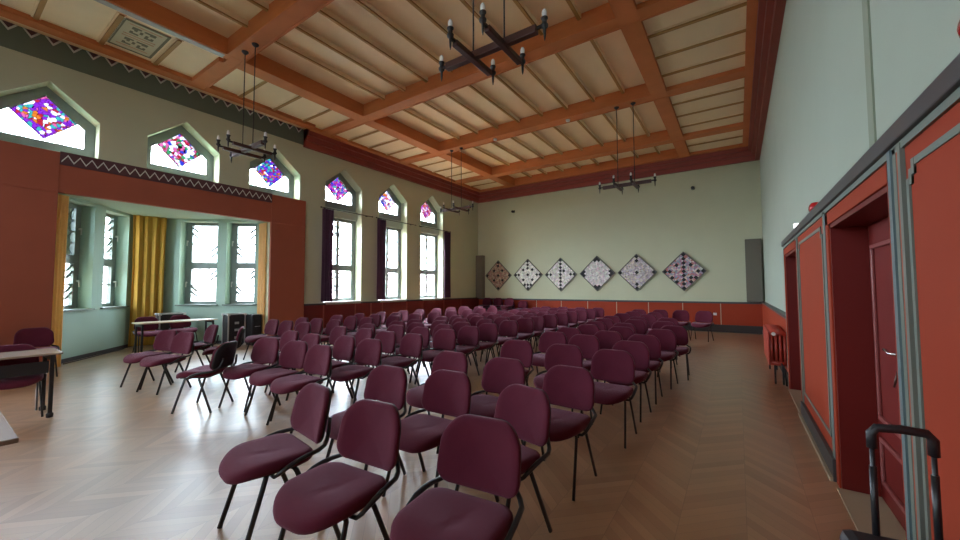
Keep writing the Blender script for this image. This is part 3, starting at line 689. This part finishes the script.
pic(1, -9.33, 2.09, {(0, 0), (1, 1), (4, 4), (0, 8), (8, 0), (8, 8), (1, 4), (4, 1), (7, 4), (4, 7)}, B1, 'brown diamond patchwork picture at the left end of the row')
pic(2, -7.78, 2.09, {(0, 0), (1, 1), (2, 2), (0, 8), (1, 7), (8, 0), (7, 1), (1, 4), (4, 1), (7, 4), (4, 7), (8, 8), (7, 7), (8, 6), (6, 8), (4, 4)}, [(.6, .58, .54), (.66, .64, .6), (.52, .5, .47)], 'white diamond picture with few black squares, second from left')
pic(3, -6.23, 2.07, col | {(0, 8), (1, 7), (8, 0), (7, 1), (2, 4)}, [(.58, .54, .52), (.64, .6, .58), (.5, .42, .42), (.45, .47, .35), (.55, .52, .5)], 'pale diamond picture with one vertical black line, third from left')
pic(4, -4.68, 2.08, {(0, 0), (0, 1), (1, 0), (8, 8), (7, 8), (8, 7), (0, 8), (0, 7), (1, 8), (8, 0), (7, 0), (8, 1)}, G, 'grey speckled diamond picture with black clusters in all four corners')
pic(5, -3.17, 2.08, {(0, 0), (1, 1), (4, 4), (0, 8), (8, 0), (8, 8), (7, 7)}, [(.42, .38, .36), (.48, .42, .34), (.36, .30, .36), (.5, .46, .45), (.33, .28, .27)], 'mauve grey diamond patchwork picture with one black centre square')
pic(6, -1.59, 2.08, col | {(0, 8), (1, 7), (8, 0), (7, 1), (1, 4), (4, 1), (3, 8), (4, 7), (5, 8), (8, 5), (8, 3)}, [(.40, .16, .14), (.30, .22, .30), (.45, .42, .40), (.2, .25, .3), (.35, .15, .22), (.5, .38, .32)], 'red and purple diamond patchwork picture at the right end')

# ------------------------------------------------------------------ loudspeakers, sensors, alarm, exit sign
for (x0, x1, lab) in ((-10.47, -10.09, 'tall dark column loudspeaker in the back left corner'), (.22, .66, 'tall dark column loudspeaker in the back right corner')):
    r = thing('column_loudspeaker', lab, 'loudspeaker', ((x0 + x1) / 2, YB, 1.03), group='column loudspeakers'); w = (x1 - x0) / 2
    MB().box(-w, w, -.24, 0, 0, 2.04).build('cabinet', 'speaker', r, bevel=.01); MB().box(-w + .02, w - .02, -.25, -.24, .02, 2.02).build('grille_cloth', 'speaker', r)
for (x, lab) in ((-8.48, 'small dark spotlight high on the left of the back wall'), (-1.23, 'small dark spotlight high on the right of the back wall')):
    r = thing('wall_spotlight', lab, 'spotlight', (x, YB, 5.03), group='wall spotlights')
    MB().box(-.05, .05, -.03, 0, -.05, .05).build('mount', 'iron', r); MB().lathe([(.03, 0), (.05, .02), (.055, .14), (.045, .15)], T=lambda p: (p[0], -.03 - p[2], p[1] - .02)).build('lamp_head', 'iron', r)
def alarm(y, z, x, lab):
    r = thing('alarm_sounder', lab, 'alarm', (x, y, z), group='red alarms')
    MB().lathe([(.055, 0), (.055, .02)], T=lambda p: (-p[2], p[0], p[1])).build('base_plate', 'alarm', r)
    MB().lathe([(.075, .02), (.10, .03), (.105, .05), (.095, .075), (.06, .09), (.02, .094)], T=lambda p: (-p[2], p[0] * 1.1, p[1] * .55)).build('dome', 'alarm', r)
alarm(4.95, 2.285, XR, 'red oval alarm sounder on the wall above the panel between the doors')
alarm(1.79, 2.33, XR, 'red oval alarm sounder at the right edge of the photo')
r = thing('exit_sign', 'small lit white sign box on the rail above the far door', 'sign', (XR, 6.45, 2.20))
MB().box(-.07, 0, -.02, .02, .015, .14).build('light_box', 'exitw', r, bevel=.004); MB().box(-.02, .0, -.035, .035, -.0, .125).build('end_cap', 'traild', r)
for (x, y, lab) in ((-3.73, 9.80, 'white smoke detector under the third cross beam, right one'), (-6.08, 9.81, 'white smoke detector under the third cross beam, left one')):
    o = MB().lathe([(.03, -.05), (.05, -.045), (.055, -.02), (.06, 0)], (0, 0, 0)).build('smoke_detector', 'white'); o.location = (x, y, 6.098); tag(o, lab, 'smoke detector', 'smoke detectors')
r = thing('wall_socket', 'small white socket low on the back wall wainscot at right', 'socket', (-.68, YB - .06, .60)); MB().box(-.05, .05, -.012, 0, -.04, .04).build('plate', 'white', r, bevel=.003); MB().lathe([(.025, 0), (.022, .008)], T=lambda p: (p[0], -.012 - p[2], p[1])).build('socket_ring', 'white', r)

# ------------------------------------------------------------------ radiator by the right wall
r = thing('radiator', 'red column radiator against the right wall beyond the far door', 'radiator', (.49, 8.2, 0))
for k in range(14):
    y = -.66 + k * .10; mb = MB()
    for x in (-.085, -.03, .025, .08): mb.tube([(x, y, .30), (x, y, .78)], .02, seg=8)
    mb.tube([(-.10, y, .32), (.095, y, .32)], .028, seg=8, ry=.036, up=(0, 0, 1)); mb.tube([(-.10, y, .78), (.095, y, .78)], .028, seg=8, ry=.036)
    mb.box(-.125, -.112, y - .047, y + .047, .29, .80)
    mb.build('radiator_section', 'radred', r)
for y in (-.66, .64):
    for x in (-.05, .05): MB().box(x - .012, x + .012, y - .012, y + .012, 0, .30).build('foot', 'iron', r)
MB().tube([(-.06, -.70, .78), (-.06, -.735, .78)], .02).tube([(-.06, -.735, .78), (-.06, -.765, .78)], .028).build('valve', 'white', r)
MB().tube([(.03, -.68, .32), (.03, -.74, .32), (.06, -.75, .25), (.08, -.75, .0)], .012).build('pipe', 'iron', r)

# ------------------------------------------------------------------ tables, cases, trolley
def table(name, x0, x1, y0, y1, z, label, skirt=True, top='tabletop'):
    r = thing(name, label, 'table', ((x0 + x1) / 2, (y0 + y1) / 2, 0)); a, b = (x1 - x0) / 2, (y1 - y0) / 2
    MB().box(-a, a, -b, b, z - .025, z).build('tabletop', top, r, bevel=.006)
    MB().box(-a + .06, a - .06, -b + .06, -b + .10, z - .085, z - .025).box(-a + .06, a - .06, b - .10, b - .06, z - .085, z - .025).build('underframe', 'tblack', r)
    for sy in (-1, 1):
        y = sy * (b - .08)
        for sx in (-1, 1):
            x = sx * (a - .05)
            lg = MB().box(x - .02, x + .02, y - .018, y + .018, .05, z - .025).build('leg', 'black', r, bevel=.004)
            MB().lathe([(.012, 0), (.03, .005), (.032, .045), (.02, .06)], (x, y, 0)).build('castor', 'plastic', lg)
    if skirt: MB().box(a - .10, a - .085, -b + .1, b - .1, z - .24, z - .10).build('modesty_bar', 'tblack', r, bevel=.004)
    return r
table('folding_table', -7.22, -6.66, -.62, .99, .755, 'wood topped black folding table with a chair tucked under at the left edge', True, 'greytop')
table('side_table', -4.50, -2.99, -.45, .307, .76, 'table whose corner alone shows at the bottom left of the photo', False, 'browntop')
table('folding_table', -11.32, -10.80, 2.70, 4.22, .745, 'light topped table standing inside the alcove before two chairs', False)

def flight_case(loc, w, d, h, label, racks):
    r = thing('equipment_case', label, 'case', loc, R(0))
    MB().box(-w, w, -d, d, .0, h).build('case_body', 'case', r, bevel=.005)
    e = .014
    mb = MB()
    for sx in (-1, 1):
        for sy in (-1, 1): mb.box(sx * w - e, sx * w + e, sy * d - e, sy * d + e, 0, h)
        for z in (e, h): mb.box(sx * w - e, sx * w + e, -d, d, z - e, z + e)
    for sy in (-1, 1):
        for z in (e, h): mb.box(-w, w, sy * d - e, sy * d + e, z - e, z + e)
    mb.build('edge_profile', 'alu', r)
    for sx in (-1, 1):
        for sy in (-1, 1):
            for z in (.03, h - .005): MB().box(sx * w - .03, sx * w + .03, sy * d - .03, sy * d + .03, z - .03, z + .02).build('corner_fitting', 'white', r)
    if racks:
        for z in (.22, .42, .60): MB().box(w, w + .012, -.05, .05, z - .03, z + .03).build('catch', 'alu', r)
    return r
flight_case((-11.10, 4.72, 0), .16, .20, .83, 'black flight case with silver edges in the alcove', True)
r = thing('equipment_cabinet', 'plain black cabinet beside the flight case at the alcove pier', 'cabinet', (-10.83, 5.085, 0))
MB().box(-.2, .2, -.12, .12, 0, .81).build('cabinet_body', 'case', r, bevel=.006); MB().box(.2, .212, -.1, .1, .08, .70).build('front_panel', 'plastic', r); MB().tube([(.215, -.06, .5), (.24, -.06, .5), (.24, .06, .5), (.215, .06, .5)], .006).build('cabinet_handle', 'alu', r)
flight_case((-12.25, 3.70, 0), .12, .26, .86, 'black case with a silver edge behind the alcove chairs', False)
o = MB().tube([(-11.15, 1.66, .012), (-11.7, 2.12, .012), (-12.2, 2.5, .012), (-12.7, 2.92, .012)], .009).build('cable', 'plastic'); tag(o, 'black cable lying along the foot of the left alcove wall', 'cable')

r = thing('suitcase', 'black trolley suitcase with raised handle at the bottom right', 'suitcase', (.407, 1.58, 0), R(7.5))
MB().box(-.155, .155, -.13, .125, .05, .745).build('case_body', 'case', r, bevel=.03)
for sx in (-1, 1):
    for y in (-.08, .08): MB().lathe([(.018, -.025), (.03, -.02), (.03, .02), (.018, .025)], T=lambda p, a=sx * .12, b=y: (a + p[2] * .6, b + p[0], .03 + p[1])).build('wheel', 'plastic', r)
h = MB(); hw = .067
for sx in (-1, 1):
    tb = MB().tube([(sx * hw, .10, .70), (sx * hw, .10, 1.05)], .0065).build('telescopic_bar', 'black', r)
    MB().tube([(sx * hw, .10, .70), (sx * hw, .10, .95)], .0095).build('bar_sleeve', 'black', tb)
MB().tube([(-hw, .10, 1.005), (-hw, .10, 1.05), (-hw + .012, .10, 1.067), (0, .10, 1.071), (hw - .012, .10, 1.067), (hw, .10, 1.05), (hw, .10, 1.005)], .013, ry=.014, seg=10, up=(0, 1, 0)).build('handle_grip', 'plastic', r)

# ------------------------------------------------------------------ the chair
def rounded(hw, y0, y1, rf, rb, n=8):
    """plan outline: rectangle hw x (y0..y1) with front corner radius rf and rear radius rb"""
    pts = []
    for (cx, cy, r0, a0) in ((hw - rf, y0 + rf, rf, -90), (hw - rb, y1 - rb, rb, 0), (-hw + rb, y1 - rb, rb, 90), (-hw + rf, y0 + rf, rf, 180)):
        for k in range(n + 1):
            a = R(a0 + 90 * k / n); pts.append((cx + r0 * math.cos(a), cy + r0 * math.sin(a)))
    return pts
def cushion(outline, prof, bend, m_hollow=0.0):
    """stack of scaled outlines (scale, height) closed into a padded shape; bend maps (x,y,h) to 3d"""
    mb = MB(); n = len(outline); cx = 0; cy = sum(p[1] for p in outline) / n; vs = []
    for s, h in prof:
        for p in outline: vs.append(bend(cx + (p[0] - cx) * s, cy + (p[1] - cy) * s, h))
    fs = [(i * n + k, i * n + (k + 1) % n, (i + 1) * n + (k + 1) % n, (i + 1) * n + k) for i in range(len(prof) - 1) for k in range(n)]
    b0 = len(vs); vs.append(bend(cx, cy, prof[0][1])); vs.append(bend(cx, cy, prof[-1][1])); Lr = (len(prof) - 1) * n
    fs += [(b0, (k + 1) % n, k) for k in range(n)] + [(b0 + 1, Lr + k, Lr + (k + 1) % n) for k in range(n)]
    mb.add(vs, fs, 0, True); return mb
def make_chair():
    r = thing('padded_chair', 'x', 'chair', group='burgundy chairs set out in rows')
    def sb(x, y, h):
        t = max(0, (-.10 - y) / .17); z = .425 + h - .045 * t * t + .012 * (x / .23) ** 2 * (1 if h > .03 else .3)
        if h > .03: z -= .010 * math.exp(-((x - .03 - .25 * (y + .02)) / .018) ** 2) * math.exp(-((y + .06) / .09) ** 2); z -= .006 * math.exp(-((y - .02) / .1) ** 2 - (x / .12) ** 2)
        return (x, y, z)
    o = rounded(.24, -.275, .185, .19, .10, 9)
    cushion(o, [(.86, 0.0), (.95, .002), (.985, .012), (1.0, .030), (.99, .044), (.96, .055), (.88, .062), (.72, .066), (.5, .067), (.3, .067), (.12, .067)], sb).build('seat', 'fabric', r)
    cushion(o, [(.78, -.018), (.85, -.012), (.86, .001)], sb).build('seat_pan', 'plastic', r)
    # backrest: outline in x, v (v up), thickness forward (-y)
    def bb(x, v, h):
        y = .235 + .20 * (v - .49) - h + .055 * (1 - (x / .23) ** 2)      # leaning back, wrapped around the sitter
        return (x, y - .028, v)
    ob = [(p[0], .655 - p[1]) for p in rounded(.232, -.172, .158, .12, .085, 8)]     # round top, tighter bottom corners
    ob = [(x * (1.0 - .10 * max(0, (v - .66)) / .16), v) for x, v in ob]
    cushion(ob, [(.95, .004), (.99, .012), (1.0, .024), (.985, .036), (.94, .044), (.8, .048), (.55, .050), (.3, .050), (.1, .050)], bb).build('backrest', 'fabric', r)
    cushion(ob, [(.2, -.012), (.7, -.011), (.93, -.006), (.985, .004), (.985, .014)], bb).build('back_shell', 'plastic', r)
    for s in (-1, 1):
        MB().tube([(s * .225, -.225, 0.004), (s * .205, -.105, .40), (s * .19, -.095, .414), (s * .12, -.09, .416)], .0105, ry=.015, up=(0, 1, 0)).build('leg', 'black', r)
        MB().tube([(s * .228, .225, 0.004), (s * .208, .065, .40), (s * .19, .055, .414), (s * .12, .05, .416)], .0105, ry=.015, up=(0, 1, 0)).build('leg', 'black', r)
        MB().tube([(s * .15, -.07, .405), (s * .232, -.065, .409), (s * .250, -.05, .425), (s * .261, .0, .455), (s * .263, .06, .477), (s * .259, .12, .487), (s * .250, .18, .491), (s * .222, .23, .497), (s * .19, .262, .516), (s * .165, .282, .547), (s * .15, .294, .59), (s * .145, .303, .64)], [.010, .011, .012, .013, .0145, .0145, .0135, .012, .0115, .0115, .0115, .0115], ry=.0135, up=(0, 1, 0)).build('back_support', 'black', r)
    for yy in (-.09, .05): MB().tube([(-.18, yy, .410), (.18, yy, .410)], .011).build('cross_bar', 'black', r)
    return r
proto = make_chair(); used = [False]
def chair(x, y, ang, label, group='burgundy chairs set out in rows', s=1.0):
    """x, y = middle of the footprint; ang in degrees, 0 faces the camera end of the hall"""
    o = proto if not used[0] else copy_tree(proto); used[0] = True
    o.location = (x, y, 0); o.rotation_euler = (0, 0, R(ang)); o['label'] = label; o['group'] = group
    return o
ORD = ['front', 'second', 'third', 'fourth', 'fifth', 'sixth', 'seventh', 'eighth', 'ninth', 'tenth', 'eleventh', 'twelfth', 'thirteenth', 'fourteenth', 'fifteenth']
rc = random.Random(11)
def back(bx, by, ang):                        # footprint middle from the position of the top of the backrest
    a = R(ang); return bx + .275 * math.sin(a), by - .275 * math.cos(a)
# right-hand block: (backrest x, backrest y, angle) per row, from left to right
right = [
    [(-2.43, 1.57, -9), (-1.79, 1.535, 4), (-1.11, 1.66, 6)],
    [(-2.50, 2.30, 2), (-1.95, 2.44, 2), (-1.21, 2.34, -13)],
    [(-2.52, 3.19, 0), (-1.86, 3.18, 0), (-1.21, 3.15, -2)],
    [(-2.38, 4.38, 2), (-1.73, 4.34, 4), (-1.14, 4.25, 0)],
    [(-2.37, 5.52, -2), (-1.84, 5.38, 0), (-1.14, 5.07, -3)],
    [(-2.40, 6.22, 3), (-1.70, 6.07, 0), (-1.14, 5.86, 0)],
    [(-2.30, 6.95, 0), (-1.70, 6.85, 2), (-1.05, 6.78, -4)],
    [(-2.40, 7.65, 2), (-1.82, 7.57, -3), (-.97, 7.50, 4)],
    [(-2.45, 8.45, 0), (-1.84, 8.55, 2), (-1.25, 8.40, -5)],
    [(-2.54, 9.34, 0), (-1.93, 9.3, 0), (-1.32, 9.38, 0)],
    [(-2.55, 10.42, 2), (-1.9, 10.3, -3)],
    [(-2.5, 11.4, 0), (-1.9, 11.3, 0)],
    [(-2.58, 12.6, 0), (-2.0, 12.75, 3), (-1.44, 12.85, -4), (-.83, 12.75, -13)],
]
nm3 = ['left', 'middle', 'right']
for i, row in enumerate(right):
    for j, (bx, by, an) in enumerate(row):
        x, y = back(bx, by, an)
        pos = nm3[j] if len(row) == 3 else (['left', 'right'][j] if len(row) == 2 else ['leftmost', 'second-from-left', 'second-from-right', 'rightmost'][j])
        chair(x, y, an, f'burgundy padded chair, {pos} seat in the {ORD[i]} row of the right block')
# middle block: four columns
midx = [-5.92, -5.28, -4.64, -4.05]
midy = [None, 3.42, 4.20, 4.92, 5.52, 6.15, 6.95, 7.62, 8.30, 9.05, 9.80, 10.55, 11.35, 12.15, 12.90]
n4 = ['leftmost', 'second-from-left', 'second-from-right', 'rightmost']
for j, (x, y, an, lab) in enumerate([(-5.62, 2.07, -52, 'burgundy chair turned aside with its black back showing, front row of the middle block'),
                                     (-5.27, 2.44, 13, None), (-4.66, 2.47, 8, None), (-4.10, 2.43, 2, None)]):
    chair(x, y, an, lab or f'burgundy padded chair, {n4[j]} seat in the front row of the middle block')
for i, y0 in enumerate(midy):
    if y0 is None: continue
    for j, x0 in enumerate(midx):
        an = rc.uniform(-4, 4); x, y = back(x0 + rc.uniform(-.025, .025) + .04 * min(i, 4) * .5, y0 + rc.uniform(-.06, .06) - (0.12 if (i == 1 and j < 2) else 0), an)
        chair(x, y, an, f'burgundy padded chair, {n4[j]} seat in the {ORD[i]} row of the middle block')
# window-side block
for j, (x, y, an) in enumerate([(-7.66, 2.05, 15), (-7.10, 2.10, 14)]): chair(x, y, an, f"burgundy padded chair, {['left', 'right'][j]} one of the front pair before the alcove")
for j, (bx, by, an) in enumerate([(-8.15, 3.12, -2), (-7.28, 3.22, -24)]):
    x, y = back(bx, by, an); chair(x, y, an, f"burgundy padded chair, {['left', 'right'][j]} one of the second pair before the alcove")
wy = [4.35, 5.05, 5.95, 6.7, 7.5, 8.3, 9.1, 9.9, 10.7, 11.5]
for i, y0 in enumerate(wy):
    for j, x0 in enumerate([-8.45, -7.85, -7.2]):
        an = rc.uniform(-4, 4); x, y = back(x0 + rc.uniform(-.03, .03), y0 + rc.uniform(-.06, .06), an)
        chair(x, y, an, f'burgundy padded chair, {nm3[j]} seat in the {ORD[i + 2]} row of the window-side block')
# chairs at the tables
chair(-7.02, .64, 90, 'burgundy chair tucked under the black table at the left edge', 'chairs at the tables')
chair(-9.90, 1.15, 90, 'burgundy chair against the pier left of the alcove', 'chairs at the tables')
chair(-11.62, 3.10, 88, 'burgundy chair behind the alcove table, below the yellow curtain', 'chairs at the tables')
chair(-11.68, 3.82, 94, 'burgundy chair behind the alcove table, before the black case', 'chairs at the tables')
# spare chairs nested against the back wall in the left corner
for k, (x, hgt) in enumerate(((-9.75, 3), (-9.15, 3), (-8.55, 3), (-7.9, 2))):
    for q in range(hgt):
        o = chair(x, 14.72, 0, f"burgundy spare chair, {['lowest', 'middle', 'topmost'][q] if hgt == 3 else ['lower', 'upper'][q]} of the {['first', 'second', 'third', 'low fourth'][k]} stack from the back left corner", 'spare chairs stacked at the back')
        o.location.z = q * .11; o.location.y = 14.80 - q * .05

# ------------------------------------------------------------------ houses outside, seen through the lower panes
def house(x, y, w, d, h, rz, label):
    r = thing('house', label, 'house', (x, y, -4.0), R(rz), 'houses across the street')
    MB().box(-w, w, -d, d, 0, h).build('walls', 'house', r)
    MB().prism([(-w - .3, -d - .3, h), (-w - .3, d + .3, h), (-w - .3, 0, h + d * .95)], [(w + .3, -d - .3, h), (w + .3, d + .3, h), (w + .3, 0, h + d * .95)]).build('roof', 'rooft', r)
    MB().box(.5, 1.0, -.9, -.4, h + 1, h + d * .95 + .5).build('chimney', 'house', r)
    for x0 in (-w * .6, 0, w * .6):
        for z in (1.4, 3.6): MB().box(x0 - .5, x0 + .5, -d - .02, -d + .01, z, z + 1.2).build('house_window', 'trimg', r)
house(-34, 6, 6, 4.5, 3.2, 80, 'blurred red roofed house through the left alcove windows')
house(-30, 22, 6, 4.5, 3.0, 60, 'blurred red roofed house through the right alcove windows')
house(-30, 38, 6, 4.5, 3.4, 50, 'blurred red roofed house through the tall windows')
